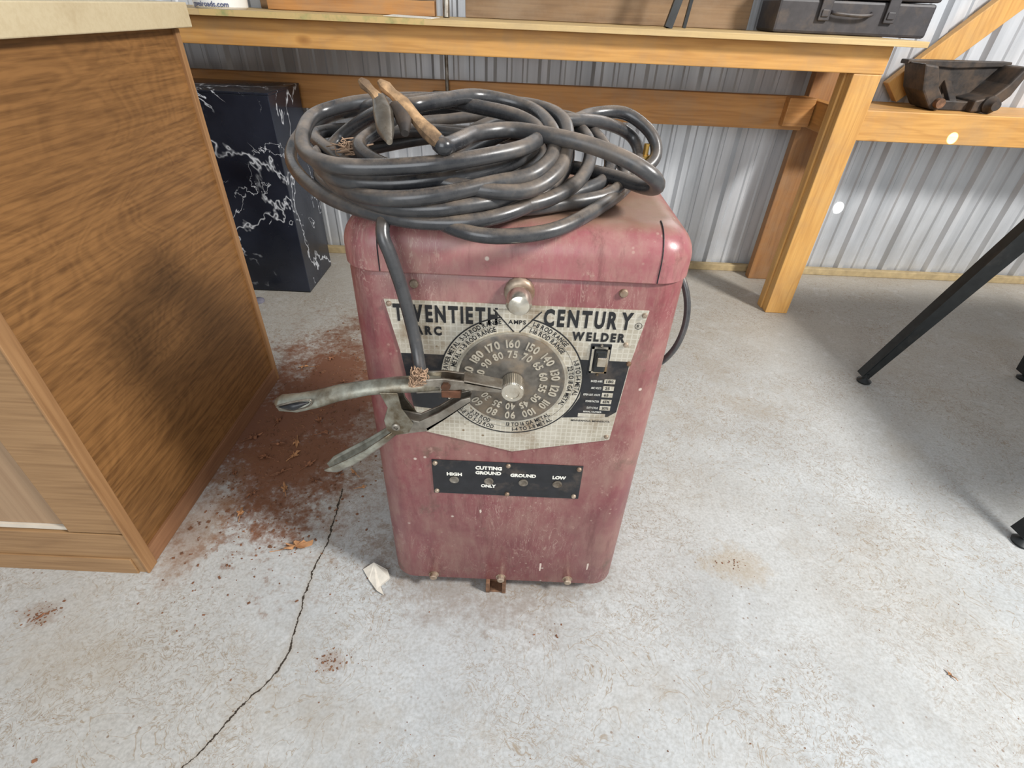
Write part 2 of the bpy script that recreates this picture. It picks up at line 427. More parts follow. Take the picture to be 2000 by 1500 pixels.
def spaced(body,x0,x1,z0,h,y,bold=.04,gap=.16):
    """letters set one by one with even gaps, cap height h"""
    gl=[glyph(ch,bold) for ch in body]
    s=h/.72; tot=sum(g[2] for g in gl)+gap*(len(gl)-1); kx=(x1-x0)/(tot*s); out=[];x=0
    for g in gl:
        out.append(([(x0+(x+p[0])*s*kx,y,z0+p[1]*s) for p in g[0]],g[1])); x+=g[2]+gap
    return merge(out)
def arc(body,cx,cz,r,ang,h,y,inward=False,narrow=.8,gap=.1):
    s=h/.7; items=[];tot=0
    for ch in body:
        if ch==' ': items.append((None,.3)); tot+=.3*s*narrow; continue
        g=glyph(ch); items.append((g,g[2]+gap)); tot+=(g[2]+gap)*s*narrow
    rr=r+h/2; sgn=-1 if inward else 1
    a=math.radians(ang)-sgn*tot/2/rr; out=[]
    for g,w in items:
        wd=w*s*narrow
        if g:
            th=a+sgn*(wd/2)/rr
            V=[]
            for x,yv,_ in g[0]:
                lx=(x-g[2]/2)*s*narrow; ly=yv*s
                if not inward:
                    X=math.sin(th)*(r+ly)+math.cos(th)*lx; Zz=math.cos(th)*(r+ly)-math.sin(th)*lx
                else:
                    q=r+h-ly; X=math.sin(th)*q-math.cos(th)*lx; Zz=math.cos(th)*q+math.sin(th)*lx
                V.append((cx+X,y,cz+Zz))
            out.append((V,g[1]))
        a+=sgn*wd/rr
    return merge(out)
def ringg(cx,cz,r0,r1,y,seg=64,a0=0,a1=360):
    v=[];f=[]
    for i in range(seg+1):
        a=math.radians(a0+(a1-a0)*i/seg)
        v+= [(cx+r0*math.sin(a),y,cz+r0*math.cos(a)),(cx+r1*math.sin(a),y,cz+r1*math.cos(a))]
    for i in range(seg): f.append((2*i,2*i+1,2*i+3,2*i+2))
    return v,f
def flat(pts,y): return [(x,y,z) for x,z in pts],[tuple(range(len(pts)))]

# ------------------------------------------------------------ room
obj("floor",[([(-3,-2.5,0),(4.5,-2.5,0),(4.5,2.3,0),(-3,2.3,0)],[(0,1,2,3)])],FLOOR,kind="structure",label="dusty grey concrete floor with a long crack")
prof=[];x=-3.0
while x<4.5:
    for dx,dy in ((0,0),(.012,.018),(.034,.018),(.046,0),(.082,0),(.088,.006),(.100,.006),(.106,0),(.142,0),(.148,.006),(.160,.006),(.166,0)):
        prof.append((x+dx,2.28-dy))
    x+=.203
V=[];F=[]
for a,b in prof: V+=[(a,b,0.0),(a,b,2.6)]
for i in range(len(prof)-1): F.append((2*i,2*i+2,2*i+3,2*i+1))
obj("wall_back",(V,F),WALL,kind="structure",label="white corrugated metal wall panels")
obj("baseboard_back",boxg(-3,4.5,2.235,2.262,0,.03),SILL,kind="structure",bevel=.003)

# ------------------------------------------------------------ wooden cabinet
cb=empty("cabinet",(-1.15,.92,0),"brown burl-grained wood veneer cabinet with pale top board","cabinet")
obj("body",boxg(-1.60,-.729,.606,1.25,.0,.887),VENF,cb,bevel=.002)
obj("side_panel",boxg(-.729,-.725,.606,1.257,.0,.886),VEN,cb,label="burl-grained veneer side panel")
obj("base_strip",boxg(-.725,-.717,.612,1.25,.0,.042),STRIP,cb,bevel=.001,label="reddish wood base strip")
obj("edge_strip",boxg(-.728,-.718,1.247,1.263,.0,.886),STRIPZ,cb,bevel=.001)
obj("face_frame",[boxg(-.822,-.719,.587,.606,.122,.886),boxg(-1.60,-.719,.587,.606,.0,.118),boxg(-1.60,-.822,.587,.606,.80,.886),boxg(-1.60,-1.50,.587,.606,.122,.80)],VENFX,cb,bevel=.0015,label="light veneer face frame")
obj("corner_strip",boxg(-.7189,-.714,.585,.612,0,.886),STRIPZ,cb,bevel=.001)
obj("door",boxg(-1.50,-.823,.597,.6055,.132,.80),PANEL,cb,label="pale recessed door panel")
obj("panel_bead",boxg(-1.50,-.823,.592,.6055,.1215,.131),BEAD,cb,label="whitish bead under the panel")
obj("toe_strip",boxg(-1.60,-.735,.583,.587,.0,.046),VENFX,cb,bevel=.001)
obj("countertop",boxg(-1.62,-.700,.55,1.285,.888,.930),TOPW,cb,bevel=.002,label="cream wood top board")

# ------------------------------------------------------------ marble pedestal
mp_=empty("marble_pedestal",(-1.0,1.97,0),"glossy black marble-look pedestal with white veins","pedestal")
obj("block",boxg(-1.20,-.817,1.832,2.10,.004,.690),MARBLE,mp_,bevel=.002)
obj("top_slab",boxg(-1.202,-.815,1.830,2.102,.690,.697),MARBLE,mp_,bevel=.001)
obj("base_slab",boxg(-1.198,-.819,1.835,2.098,0,.004),BLKMET,mp_)
obj("bottle_cap",[lathe([(.0,0),(.022,0),(.022,.008),(.016,.012),(0,.012)],(-.985,1.74,0),'Z',24)],plain("grey_cap",c(120,118,130),.4),None,"small grey round cap lying by the marble pedestal","cap",smooth=True)

# ------------------------------------------------------------ workbench
wb=empty("workbench",(-.2,2.0,0),"long golden pine workbench with plywood top against metal wall","workbench")
obj("tabletop",boxg(-1.75,1.157,1.80,2.255,.893,.908),PLY,wb,bevel=.001,label="thin plywood bench top")
obj("paint_stain",[boxg(-.95,-.30,1.7995,1.83,.8935,.9084),],GREENP,wb,label="worn green paint on the bench edge")
obj("apron",boxg(-1.75,1.085,1.84,1.878,.820,.8928),PINE,wb,bevel=.003)
obj("back_rail",boxg(-1.75,1.03,2.122,2.16,.613,.722),PINED,wb,bevel=.003,label="darker low back rail")
obj("leg",boxg(.990,1.083,1.879,1.915,0,.8928),PINEZ,wb,bevel=.003)
obj("leg",boxg(.996,1.083,1.84,1.8785,0,.8195),PINEZ,wb,bevel=.003)
obj("leg",boxg(1.037,1.13,2.162,2.20,0,.8928),PINEDZ,wb,bevel=.003,label="brown rear leg")
obj("leg",boxg(-1.72,-1.63,1.88,1.92,0,.8928),PINEZ,wb,bevel=.003)
obj("leg",boxg(-1.72,-1.63,2.162,2.20,0,.8928),PINEDZ,wb,bevel=.003)
obj("cross_rail",boxg(1.04,1.078,1.916,2.161,.625,.715),PINEY,wb,bevel=.003)
obj("rail_block",boxg(.94,1.035,2.085,2.121,.63,.722),PINED,wb,bevel=.003)
sh=empty("wooden_shelf",(1.8,2.13,.6),"low pine shelf beam fixed along the metal wall","shelf")
obj("board",boxg(1.12,2.7,2.04,2.258,.672,.704),PINE,sh,bevel=.003)
obj("front_beam",boxg(1.131,2.7,2.0,2.039,.608,.704),PINE,sh,bevel=.003)
obj("leg",boxg(2.5,2.59,2.04,2.08,0,.671),PINEZ,sh,bevel=.003)
obj("diagonal_brace",beam((1.365,2.232,.738),(2.1,2.232,1.473),.036,.085),PINEZ,None,"diagonal pine brace rising beside the workbench","wooden beam",bevel=.003)
cp=empty("cast_metal_bracket",(1.5,2.12,.704),"rusty dark cast metal bracket on the pine shelf","metal part")
def T(g): return [(1.507+(x-1.5)*.86,y,.7045+(z-.706)*.86) for x,y,z in g[0]],g[1]
tl=[(1.305,.866),(1.34,.775),(1.40,.710),(1.44,.706),(1.445,.745),(1.40,.79),(1.365,.86)]
trr=[(1.56,.706),(1.64,.712),(1.69,.77),(1.72,.870),(1.69,.868),(1.66,.81),(1.62,.765),(1.56,.750)]
obj("side_wing",T(prism(tl,2.06,2.18)),DKIRON,cp,bevel=.006)
obj("side_wing",T(prism(trr,2.05,2.18)),DKIRON,cp,bevel=.006)
obj("base_web",T(prism([(1.43,.706),(1.57,.706),(1.57,.742),(1.43,.742)],2.08,2.18)),DKIRON,cp,bevel=.004)
obj("flange",T(prism([(1.30,.872),(1.30,.856),(1.50,.848),(1.72,.862),(1.72,.878)],2.15,2.195)),DKIRON,cp,bevel=.003)
obj("web",T(prism([(1.34,.86),(1.45,.74),(1.60,.74),(1.69,.86)],2.16,2.175)),DKIRON,cp,bevel=.003)
obj("boss",T(lathe([(0,0),(.03,0),(.032,.02),(.02,.03),(.018,.045),(0,.045)],(1.62,2.06,.738),'-Y',20)),DKIRON,cp,smooth=True)
obj("boss",T(lathe([(0,0),(.018,0),(.018,.03),(0,.03)],(1.42,2.07,.735),'-Y',16)),RUST,cp,smooth=True)
obj("rib",T(beam((1.50,2.09,.735),(1.50,2.165,.80),.02,.03)),DKIRON,cp,bevel=.003)
cd=empty("conduit_pipe",(-.28,2.11,.66),"thin grey conduit pipe clamped to the bench rail","pipe")
obj("pipe",tube([(-.281,2.108,.668),(-.281,2.108,.80),(-.281,2.108,.892)],.0065,2),STEEL,cd,smooth=True)
obj("bracket",[boxg(-.335,-.235,2.106,2.1215,.672,.690)],DKIRON,cd,bevel=.002)
obj("upright_pipe",tube([(-.27,2.06,.909),(-.272,2.10,1.2),(-.275,2.14,1.5)],.011,2),STEEL,None,"thin grey metal pipe standing on the workbench","pipe",smooth=True)
obj("wooden_plank",boxg(-.92,-.32,2.16,2.19,.909,1.20),PLYB,None,"brown wooden plank standing against the wall on bench","plank",bevel=.002)
obj("wooden_plank",boxg(-.86,-.31,2.07,2.12,.909,.95),PINED,None,"short brown board lying on the workbench","plank",bevel=.002)
obj("plywood_sheet",boxg(-.22,.76,2.19,2.21,.909,1.30),PLYB,None,"weathered plywood sheet leaning behind the workbench","plywood",bevel=.002)
tb=empty("toolbox",(1.07,2.15,.908),"dark grey plastic toolbox with latches on the workbench","toolbox")
obj("body",boxg(.80,1.30,2.06,2.22,.909,1.0),GREYPL,tb,bevel=.008)
obj("lid",boxg(.795,1.305,2.055,2.225,1.003,1.06),GREYPL,tb,bevel=.008)
for xx in (.93,1.14):
    obj("latch",[boxg(xx,xx+.035,2.048,2.056,.945,1.02),boxg(xx+.006,xx+.029,2.044,2.049,.955,.975)],GREYPL,tb,bevel=.003)
obj("handle",tube([(.97,2.06,.97),(.98,2.042,.965),(1.05,2.038,.962),(1.09,2.042,.965),(1.10,2.06,.97)],.005,5,8),GREYPL,tb,smooth=True)
fs=empty("folding_stand",(.47,2.0,.908),"black metal stand leg resting on the workbench","metal stand")
obj("leg",beam((.440,1.98,.909),(.56,2.05,1.35),.02,.024),BLKMET,fs)
obj("brace",beam((.50,2.02,.910),(.55,2.05,1.35),.014,.010),BLKMET,fs)
bk=empty("plastic_tub",(-.93,1.90,.908),"white plastic tub with printed lettering on the workbench","tub")
obj("container",lathe([(0,0),(.070,0),(.075,.005),(.085,.16),(.088,.162),(.088,.17),(0,.17)],(-.93,1.90,.9085),'Z',40),WHITEPL,bk,smooth=True)
v,f=textg("gavelroads.com",.018,.0003,0)
mxx=max(p[0] for p in v); R=.0775
obj("lettering",[([( -.93+R*math.sin((p[0]-mxx/2)/R), 1.90-R*math.cos((p[0]-mxx/2)/R)-.0005, .9145+p[1]) for p in v],f)],BLUEI,bk)
obj("paper_scrap",[([(-.42,1.81,.911),(-.28,1.803,.909),(-.26,1.84,.912),(-.40,1.86,.914)],[(0,1,2,3)])],PAPER,None,"light scrap of paper lying on the bench edge","scrap",solid=.001)  # pale piece of paper on the bench top

# ------------------------------------------------------------ black metal table
bt=empty("metal_table",(1.6,1.1,0),"black metal table with splayed angle-iron legs and feet","table")
obj("tabletop",boxg(1.47,2.35,.50,1.42,.73,.76),BLKMET,bt,bevel=.004)
def angleleg(ft,tp):
    a=Vector(ft);b=Vector(tp)
    v1=beam(a,b,.004,.074,(0,1,0),.36); v2=beam(a+Vector((-.010,.014,0)),b+Vector((-.030,.020,0)),.036,.004,(0,1,0))
    obj("leg",[v1,v2],BLKMET,bt)
    obj("foot",lathe([(0,0),(.020,0),(.022,.006),(.012,.012),(.007,.016),(.007,.03),(0,.03)],(ft[0],ft[1],0),'Z',20),BLKMET,bt,smooth=True,label="round levelling foot")
angleleg((1.15,1.385,.018),(1.475,1.375,.73))
angleleg((1.185,.76,.018),(1.50,.80,.73))
angleleg((1.72,1.443,.018),(1.60,1.40,.73))
angleleg((2.6,1.2,.018),(2.3,1.2,.73))

# ------------------------------------------------------------ WELDER
W=empty("arc_welder",(0,.725,0),"worn dusty maroon arc welder with rounded metal case and dial","welder")
X0,X1,Y0,Y1=-.2175,.2165,.585,.865
obj("case",stack([(rrect(X0+.004,X1-.004,Y0+.004,Y1-.004,.040),.028),(rrect(X0,X1,Y0,Y1,.044),.034),(rrect(X0,X1,Y0,Y1,.044),.672),(rrect(X0+.003,X1-.003,Y0+.003,Y1-.003,.041),.6785)]),RED,W,smooth=True)
L=[]; rr=.042; e=.0025
L.append((rrect(X0-e+.002,X1+e-.002,Y0-e+.002,Y1+e-.002,.045),.6800)); L.append((rrect(X0-e,X1+e,Y0-e,Y1+e,.046),.682))
L.append((rrect(X0-e,X1+e,Y0-e,Y1+e,.046),.705))
for k in range(1,11):
    a=pi/2*k/10; ins=rr*(1-math.cos(a)); z=.705+.040*math.sin(a)
    L.append((rrect(X0-e+ins,X1+e-ins,Y0-e+ins,Y1+e-ins,max(.046-ins*.6,.015)),z))
obj("lid",stack(L),REDLID,W,smooth=True,label="faded rounded maroon lid")
def seam(xx):
    pts=[(xx,Y0-e-.0003,.682),(xx,Y0-e-.0003,.705)]
    for k in range(1,11):
        a=pi/2*k/10; pts.append((xx,Y0-e+rr*(1-math.cos(a))-.0003,.705+.040*math.sin(a)+.0003))
    return tube(pts,.0008,1,6,False)
obj("lid_seam",seam(-.168),BLACKP,W); obj("lid_seam",seam(.172),BLACKP,W)
obj("base_foot",[boxg(-.034,-.026,.576,.63,0,.034),boxg(-.002,.006,.576,.63,0,.034),boxg(-.034,.006,.600,.606,0,.034),boxg(-.026,-.002,.578,.63,.0,.004)],RUST,W,bevel=.001,label="rusty steel channel foot")
obj("base_foot",boxg(-.18,-.15,.80,.84,0,.031),RUST,W); obj("base_foot",boxg(.15,.18,.80,.84,0,.031),RUST,W)
DRIP=plain("pale_paint_drip",c(196,180,168),.6,0,.1,60)
for dx,dz,hh_ in ((.070,.092,.022),(.160,.098,.018),(-.045,.60-.36,.006)):
    obj("paint_drip",flat([(dx-.0016,dz),(dx-.001,dz-hh_),(dx+.0012,dz-hh_),(dx+.0022,dz-.002),(dx+.0015,dz+.003),(dx-.0015,dz+.002)],.5847),DRIP,W,label="pale dripped paint mark")
def screw(x,z,par,r=.0048,y=.585,mat=STEEL):
    obj("screw",[lathe([(0,0),(r,0),(r,.0012),(r*.75,.003),(0,.0036)],(x,y,z),'-Y',16)],mat,par,smooth=True)
def bolt(x,z,par,r=.0076,y=.585):
    obj("bolt",[lathe([(0,0),(r*1.3,0),(r*1.3,.0012),(r*.95,.0012),(r*.95,.008),(r*.7,.0095),(0,.0095)],(x,y,z),'-Y',12)],BOLTM,par,smooth=False)
for x,z in ((-.128,.666),(.134,.666)): screw(x,z,W,.0060,mat=BOLTM)
for x,z in ((-.137,.042),(-.005,.043),(.126,.046)): bolt(x,z,W)
fp=obj("faceplate",prism([(-.168,.6435),(.1705,.6435),(.1605,.565),(.1525,.4205),(.0047,.387),(-.137,.4235),(-.154,.565)],.5832,.5848),PLATE,W,label="silver shield-shaped nameplate with waffle pattern")
DX,DZ=-.001,.527
yp=.5829
obj("black_field",flat([(-.1535,.563),(-.093,.563),(-.100,.535),(-.098,.50),(-.083,.472),(-.0755,.463),(-.143,.470)],yp),BLACKP,fp,label="black printed panel")
obj("black_field",flat([(.091,.565),(.1595,.565),(.1570,.520),(.1545,.476),(.143,.466),(.076,.461),(.088,.478),(.098,.50),(.099,.535)],yp),BLACKP,fp,label="black printed panel")
obj("range_ring",ringg(DX,DZ,.070,.0985,yp-.0003,96),PLATE,fp,label="silver ring behind the range lettering")
obj("ring_line",ringg(DX,DZ,.0985,.1005,yp-.0004,96),INK,fp)
obj("ring_line",ringg(DX,DZ,.0880,.0884,yp-.0005,96),INK,fp)
def lineg(a,b,w,y):
    a=Vector(a);b=Vector(b);t=(b-a).normalized();n=Vector((-t.y,t.x))*w/2
    return flat([tuple(a+n),tuple(b+n),tuple(b-n),tuple(a-n)],y)
obj("pointer_field",flat([(-.026,.636),(.032,.636),(.003,.602)],yp-.0006),PLATE,fp)
obj("pointer_mark",[lineg((-.028,.636),(.003,.600),.0016,yp-.0008),lineg((.034,.636),(.003,.600),.0016,yp-.0008)],INK,fp)
obj("pointer_lettering",spaced("AMPS",-.0085,.0145,.6165,.006,yp-.0009,.03,.12),INK,fp)
yt=yp-.0003
obj("title_lettering",spaced("TWENTIETH",-.1575,-.0225,.6145,.0235,yt,.044,.17),INK,fp,label="bold black title lettering")
obj("title_lettering",spaced("CENTURY",.037,.1520,.6160,.0240,yt,.044,.19),INK,fp,label="bold black title lettering")
obj("title_lettering",spaced("ARC",-.132,-.096,.5945,.0125,yt,.055,.16),INK,fp); obj("title_lettering",spaced("WELDER",.076,.1465,.5960,.0125,yt,.055,.18),INK,fp)
obj("registered_mark",[ringg(.1605,.621,.0042,.0049,yt,24),fit("R",.1588,.1622,.6187,.6233,yt,.0)],INK,fp)
ya=yp-.0006; ro_,ri_,hh=.0902,.0802,.0068
for a_ in (("HEAVIER METAL  5-32 ROD RANGE",ro_,-49,0),("METAL • 1-8 ROD RANGE",ri_,-47,0),("1-8 ROD RANGE",ro_,33,0),("1-8 TO 1-4 METAL",ro_,86,0),
    ("1-16 ROD RANGE",ri_,35,0),("22 TO 18 GA METAL",ri_,96,0),("1-8 TO 5-32 ROD",ro_-.0008,213,1),("1-4 TO 3-8 METAL",ro_-.0008,158,1),("3-32 ROD",ri_-.0004,212,1),("13 TO 16 GA METAL",ri_-.0004,160,1)):
    obj("range_lettering",arc(a_[0],DX,DZ,a_[1],a_[2],hh,ya,bool(a_[3]),narrow=.76),INK,fp)
B=[]
rows=[("RATED AMPS","180",.5285),("ARC VOLTS","25",.5165),("OPEN CKT. VOLTS","65",.5045),("POWER FACTOR","65%",.4925),("DUTY CYCLE","20%",.4805)]
boxes=[];nums=[]
for t,nn,z in rows:
    w=.0016*len(t); B.append(fit(t,.1265-w,.1265,z,z+.0036,yp-.0003,.01,0))
    boxes.append(flat([(.129,z-.002),(.1445,z-.002),(.1445,z+.006),(.129,z+.006)],yp-.0003)); nums.append(fit(nn,.132,.132+.0033*len(nn),z-.0003,z+.0045,yp-.0006,.02,0))
B.append(fit("SERIAL NUMBER",.106,.133,.4735,.4762,yp-.0003,.01,0)); boxes.append(flat([(.099,.4645),(.139,.4645),(.139,.4715),(.099,.4715)],yp-.0003))
obj("rating_lettering",B,WHITEI,fp); obj("rating_box",boxes,PLATE,fp); obj("rating_number",nums,INK,fp)
obj("maker_lettering",[fit("MINNEAPOLIS, MINNESOTA",.090,.148,.4545,.4585,yp-.0002,.02,0)],INK,fp)
for x,z in ((-.162,.638),(.1655,.637),(.149,.592),(.158,.562),(-.132,.43),(.147,.427)): screw(x,z,fp,.0036,.5832,BOLTM)
# switch
sw=obj("switch",[boxg(.103,.131,.5815,.583,.541,.592)],BLACKP,W,bevel=.0008,label="black toggle switch in grey frame")
obj("switch_frame",[boxg(.105,.108,.5800,.5816,.546,.588),boxg(.126,.129,.5800,.5816,.546,.588),boxg(.105,.129,.5800,.5816,.585,.588),boxg(.105,.129,.5800,.5816,.546,.549)],CHROME,sw)
obj("switch_lever",[prism([(.1105,.566),(.1235,.566),(.1225,.583),(.1115,.583)],.564,.5815),boxg(.1095,.1245,.574,.5812,.551,.584)],BLKMET,sw,bevel=.0015)
obj("lever_tip",boxg(.1112,.1228,.5625,.5645,.568,.582),CHROME,sw,bevel=.001)
for z in (.5435,.5900): screw(.117,z,sw,.0022,.5815,STEEL)
# dial
dl=empty("dial",(DX,.58,DZ),"round grey amp dial with raised numerals",None,W)
obj("dial_disc",lathe([(0,0),(.0745,0),(.0745,.003),(.0710,.0042),(.034,.0042),(.030,.006),(0,.006)],(DX,.5828,DZ),'-Y',64),DIALM,dl,smooth=True)
obj("dial_rim",lathe([(.0745,.0),(.0780,.0),(.0780,.002),(.0745,.002)],(DX,.5826,DZ),'-Y',64),CHROME,dl)
N=[]
outn=["160","150","140","130","120","110","100","90","80","60","40","20","180","170"]
inn=["75","70","65","60","55","50","45","40","35","30","25","20","90","80"]
for i in range(14):
    a=i*360/14
    N.append(arc(outn[i],DX,DZ,.0560,a,.0118,.5780,narrow=.85)); N.append(arc(inn[i],DX,DZ,.0400,a,.0106,.5780,narrow=.85))
obj("dial_numeral",N,DIALT,dl,solid=.0014,label="raised pale numerals")
kn=[(0,0),(.011,0),(.0140,.003),(.0158,.004),(.0158,.026),(.0142,.0285),(.0095,.0288),(.009,.0275),(0,.0275)]
obj("dial_knob",lathe(kn,(DX+.002,.578,DZ+.001),'-Y',80,.035),CHROME,dl,smooth=False,label="knurled metal knob")
lk=empty("crank_knob",(.004,.585,.662),"dull chrome knob with rusty collar",None,W)
obj("collar",lathe([(0,0),(.019,0),(.019,.004),(.017,.007),(.013,.009),(0,.009)],(.004,.585,.662),'-Y',36,.03),BOLTM,lk,smooth=True)
obj("knob_cap",lathe([(.011,.006),(.011,.018),(.0155,.020),(.0158,.034),(.0125,.040),(.006,.0425),(0,.043)],(.004,.585,.662),'-Y',36),CHROME,lk,smooth=True)
# socket plate
sp=obj("socket_plate",boxg(-.1235,.1205,.5832,.5852,.283,.3605),BLACKP,W,bevel=.0006,label="black socket strip with white lettering")
ys=.5828
for nm,b in (("HIGH",(-.100,-.075,.3265,.334)),("CUTTING",(-.053,-.010,.3435,.3515)),("GROUND",(-.053,-.011,.3325,.340)),("ONLY",(-.044,-.019,.3020,.3095)),("GROUND",(.004,.046,.330,.3375)),("LOW",(.073,.095,.329,.3365))):
    obj("socket_lettering",fit(nm,*b,ys,.05),WHITEI,sp,label="white socket lettering")
for x in (-.088,-.031,.026,.082):
    obj("socket",[lathe([(.0042,0),(.0078,0),(.0078,.0015),(.006,.002),(.0042,.001)],(x,.5832,.3175),'-Y',24),lathe([(0,.0003),(.0043,.0003)],(x,.5832,.3175),'-Y',16)],STEEL,sp,smooth=True)
for x,z in ((-.118,.354),(.000,.355),(.114,.354),(-.118,.289),(.000,.288),(.112,.290)): screw(x,z,sp,.0042,.5832,BOLTM)
obj("power_cord",tube([(.10,.872,.62),(.17,.885,.64),(.25,.865,.625),(.292,.83,.57),(.305,.81,.51),(.292,.80,.45),(.262,.82,.40),(.22,.885,.38),(.12,.892,.40),(.05,.885,.46)],.006,8,10),CABLE,W,smooth=True,label="black power cord hanging behind")

# ------------------------------------------------------------ cables
def mm(L): return [(a/1000,b/1000,z) for a,b,z in L]
r_=.0086
P1=mm([(-180,716,.843),(-224,765,.83),(-285,815,.81),(-322,809,.79),(-326,765,.77),(-292,696,.762),(-233,623,.757),(-166,576,.755),(-105,560,.753),(-42,564,.757),(12,603,.765),(48,685,.772),(62,740,.787),(56,785,.806),(19,786,.825),(-38,788,.838),(-91,760,.848),(-135,730,.848)])
L2=mm([(-135,655,.852),(-100,690,.855),(-58,740,.855),(4,738,.845),(32,666,.835),(35,629,.815),(12,595,.80),(-32,581,.792),(-85,556,.785),(-139,550,.78),(-185,575,.777),(-228,630,.777),(-250,690,.785),(-235,725,.805),(-185,700,.835)])
L3=mm([(-180,745,.845),(-224,739,.84),(-262,709,.83),(-254,638,.82),(-237,599,.81),(-196,556,.81),(-148,555,.81),(-90,559,.815),(-38,580,.82),(5,613,.825),(20,666,.83),(-8,700,.84),(-59,725,.845),(-120,745,.848)])
L4=mm([(-259,686,.79),(-209,587,.79),(-148,570,.79),(-93,576,.795),(-45,596,.80),(-6,636,.805),(15,704,.81),(-10,750,.81),(-80,790,.80),(-160,800,.80),(-240,770,.79)])
L5=mm([(-237,644,.765),(-170,577,.767),(-120,559,.767),(-65,563,.771),(-10,596,.775),(24,645,.785),(48,746,.79),(40,800,.79),(-30,830,.79),(-120,820,.79),(-220,790,.775),(-262,710,.767)])
L6=mm([(-137,610,.758),(-95,571,.752),(-52,548,.747),(-8,551,.745),(44,570,.749),(97,630,.757),(146,730,.757),(171,800,.775),(160,832,.80),(114,808,.82),(58,754,.83),(0,730,.825),(-80,720,.79),(-150,670,.765)])
L7=mm([(-20,750,.815),(60,773,.825),(98,816,.83),(145,830,.83),(182,814,.81),(193,798,.785),(176,780,.768),(133,765,.758),(87,746,.757),(49,698,.757),(0,660,.757),(-60,690,.757),(-70,740,.785)])
L8=mm([(12,850,.82),(66,840,.82),(98,790,.81),(118,745,.79),(109,705,.77),(67,665,.762),(28,644,.758),(-30,640,.757),(-110,700,.757),(-100,790,.785),(-50,830,.81)])
L9=mm([(30,830,.81),(88,815,.80),(124,765,.79),(138,720,.775),(115,672,.762),(60,640,.757),(-10,610,.757),(-80,660,.757),(-90,760,.77),(-40,815,.80)])
L10=mm([(-200,800,.80),(-120,840,.81),(-20,845,.82),(60,800,.82),(86,740,.81),(84,690,.79),(60,640,.775),(10,600,.765),(-60,585,.765),(-150,600,.767),(-240,680,.768),(-275,750,.78)])
L11=mm([(-280,750,.80),(-240,680,.795),(-180,610,.79),(-110,600,.79),(-40,620,.79),(10,670,.79),(20,740,.80),(-40,800,.80),(-140,810,.80),(-230,800,.80)])
L12=mm([(-180,690,.82),(-150,735,.835),(-100,755,.84),(-50,765,.845),(10,755,.845),(45,710,.84),(52,660,.825),(40,610,.80),(0,580,.785),(-70,575,.79),(-150,600,.80),(-190,640,.81)])
B_=mm([(-86,566,.8335),(-79,560,.832),(-68,595,.831),(-54,635,.831),(-14,660,.832),(34,635,.832),(80,620,.826),(120,606,.815),(148,604,.800),(158,622,.785),(150,660,.775),(120,700,.775),(60,740,.775),(0,740,.77)])
ec=empty("electrode_cable",(0,.7,.745),"coiled thick black rubber welding cable piled on welder lid","cable")
obj("coil",[coil(P,r_) for P in (L2,L3,L4,L5,L7,L8,L9,L12)]+[coil(B_,r_*1.04,False)],CABLE,ec,smooth=True,label="dusty black rubber cable loops")
obj("cable_lug",[lathe([(0,0),(.007,0),(.007,.03),(.004,.03),(.004,.045),(0,.045)],(.178,.80,.752),'Z',16)],BRASS,ec,smooth=True,label="brass cable lug")
obj("lint",[tube([(-.205+random.gauss(0,.011),.655+random.gauss(0,.010),.806+random.uniform(-.008,.008)) for _ in range(4)],.0007,4,4) for _ in range(22)],FUZZ,ec,label="small tuft of dry lint caught in the loops")
hd=empty("electrode_holder",(-.12,.59,.85),"worn tan fibre electrode holder with grey metal jaw",None,ec)
obj("handle",tube([(-.153,.618,.880),(-.143,.612,.873),(-.128,.604,.863),(-.104,.580,.846),(-.082,.560,.833)],[.0045,.0088,.0070,.0098,.0084,.0112,.0100],6,10,flatk=.72),TAN,hd,smooth=True,label="tan fibre handle")
obj("handle",tube([(-.170,.606,.882),(-.164,.604,.877),(-.152,.598,.868),(-.139,.585,.857)],[.0055,.0094,.0070,.0098,.0080],6,10,flatk=.6),TAN,hd,smooth=True,label="split tan fibre handle")
obj("jaw",tube([(-.150,.596,.866),(-.143,.578,.856),(-.137,.556,.846),(-.130,.538,.838)],[.0075,.0105,.009,.003],6,10),STEEL,hd,smooth=True,label="grey metal jaw")
obj("jaw",tube([(-.134,.59,.862),(-.122,.574,.852),(-.118,.556,.843)],[.006,.008,.004],6,10),DKIRON,hd,smooth=True,label="dark metal jaw")
gc=empty("ground_cable",(-.1,.7,.745),"thick black ground cable looped over welder with spring clamp","cable")
G=[(-.13,.66,.757),(-.145,.61,.757),(-.151,.575,.755),(-.152,.556,.738),(-.145,.552,.716),(-.136,.551,.678),(-.129,.55,.637),(-.123,.545,.600),(-.118,.533,.572)]
obj("coil",[coil(P1,r_),coil(L6,r_),coil(L10,r_),coil(L11,r_),coil(G,.0080,False)],CABLE,gc,smooth=True,label="dusty black rubber cable loops")
gl=empty("ground_clamp",(-.15,.52,.5),"worn grey metal spring clamp with channel handles",None,gc)
yc=.518
up=[(-.308,.521),(-.300,.519),(-.277,.520),(-.250,.528),(-.220,.540),(-.183,.550),(-.150,.556),(-.118,.560),(-.090,.562)]
obj("upper_handle",channel(up,[.004,.012,.0135,.013,.0125,.011,.0115,.012,.010],[.005,.014,.017,.016,.014,.0125,.014,.014,.011],yc,1),PATINA,gl,smooth=True,solid=.002)
obj("handle_slot",[tube([(-.299,.5068,.5215),(-.280,.5045,.5255),(-.259,.5055,.532)],[.0010,.0060,.0010],6,10)],BLACKP,gl,smooth=True)
obj("slot_rim",[tube([(-.302,.5055,.522),(-.281,.5020,.5330),(-.256,.5035,.5380),(-.258,.5035,.528),(-.280,.503,.5195)],.0012,6,6,closed=True)],STEEL,gl,smooth=True)
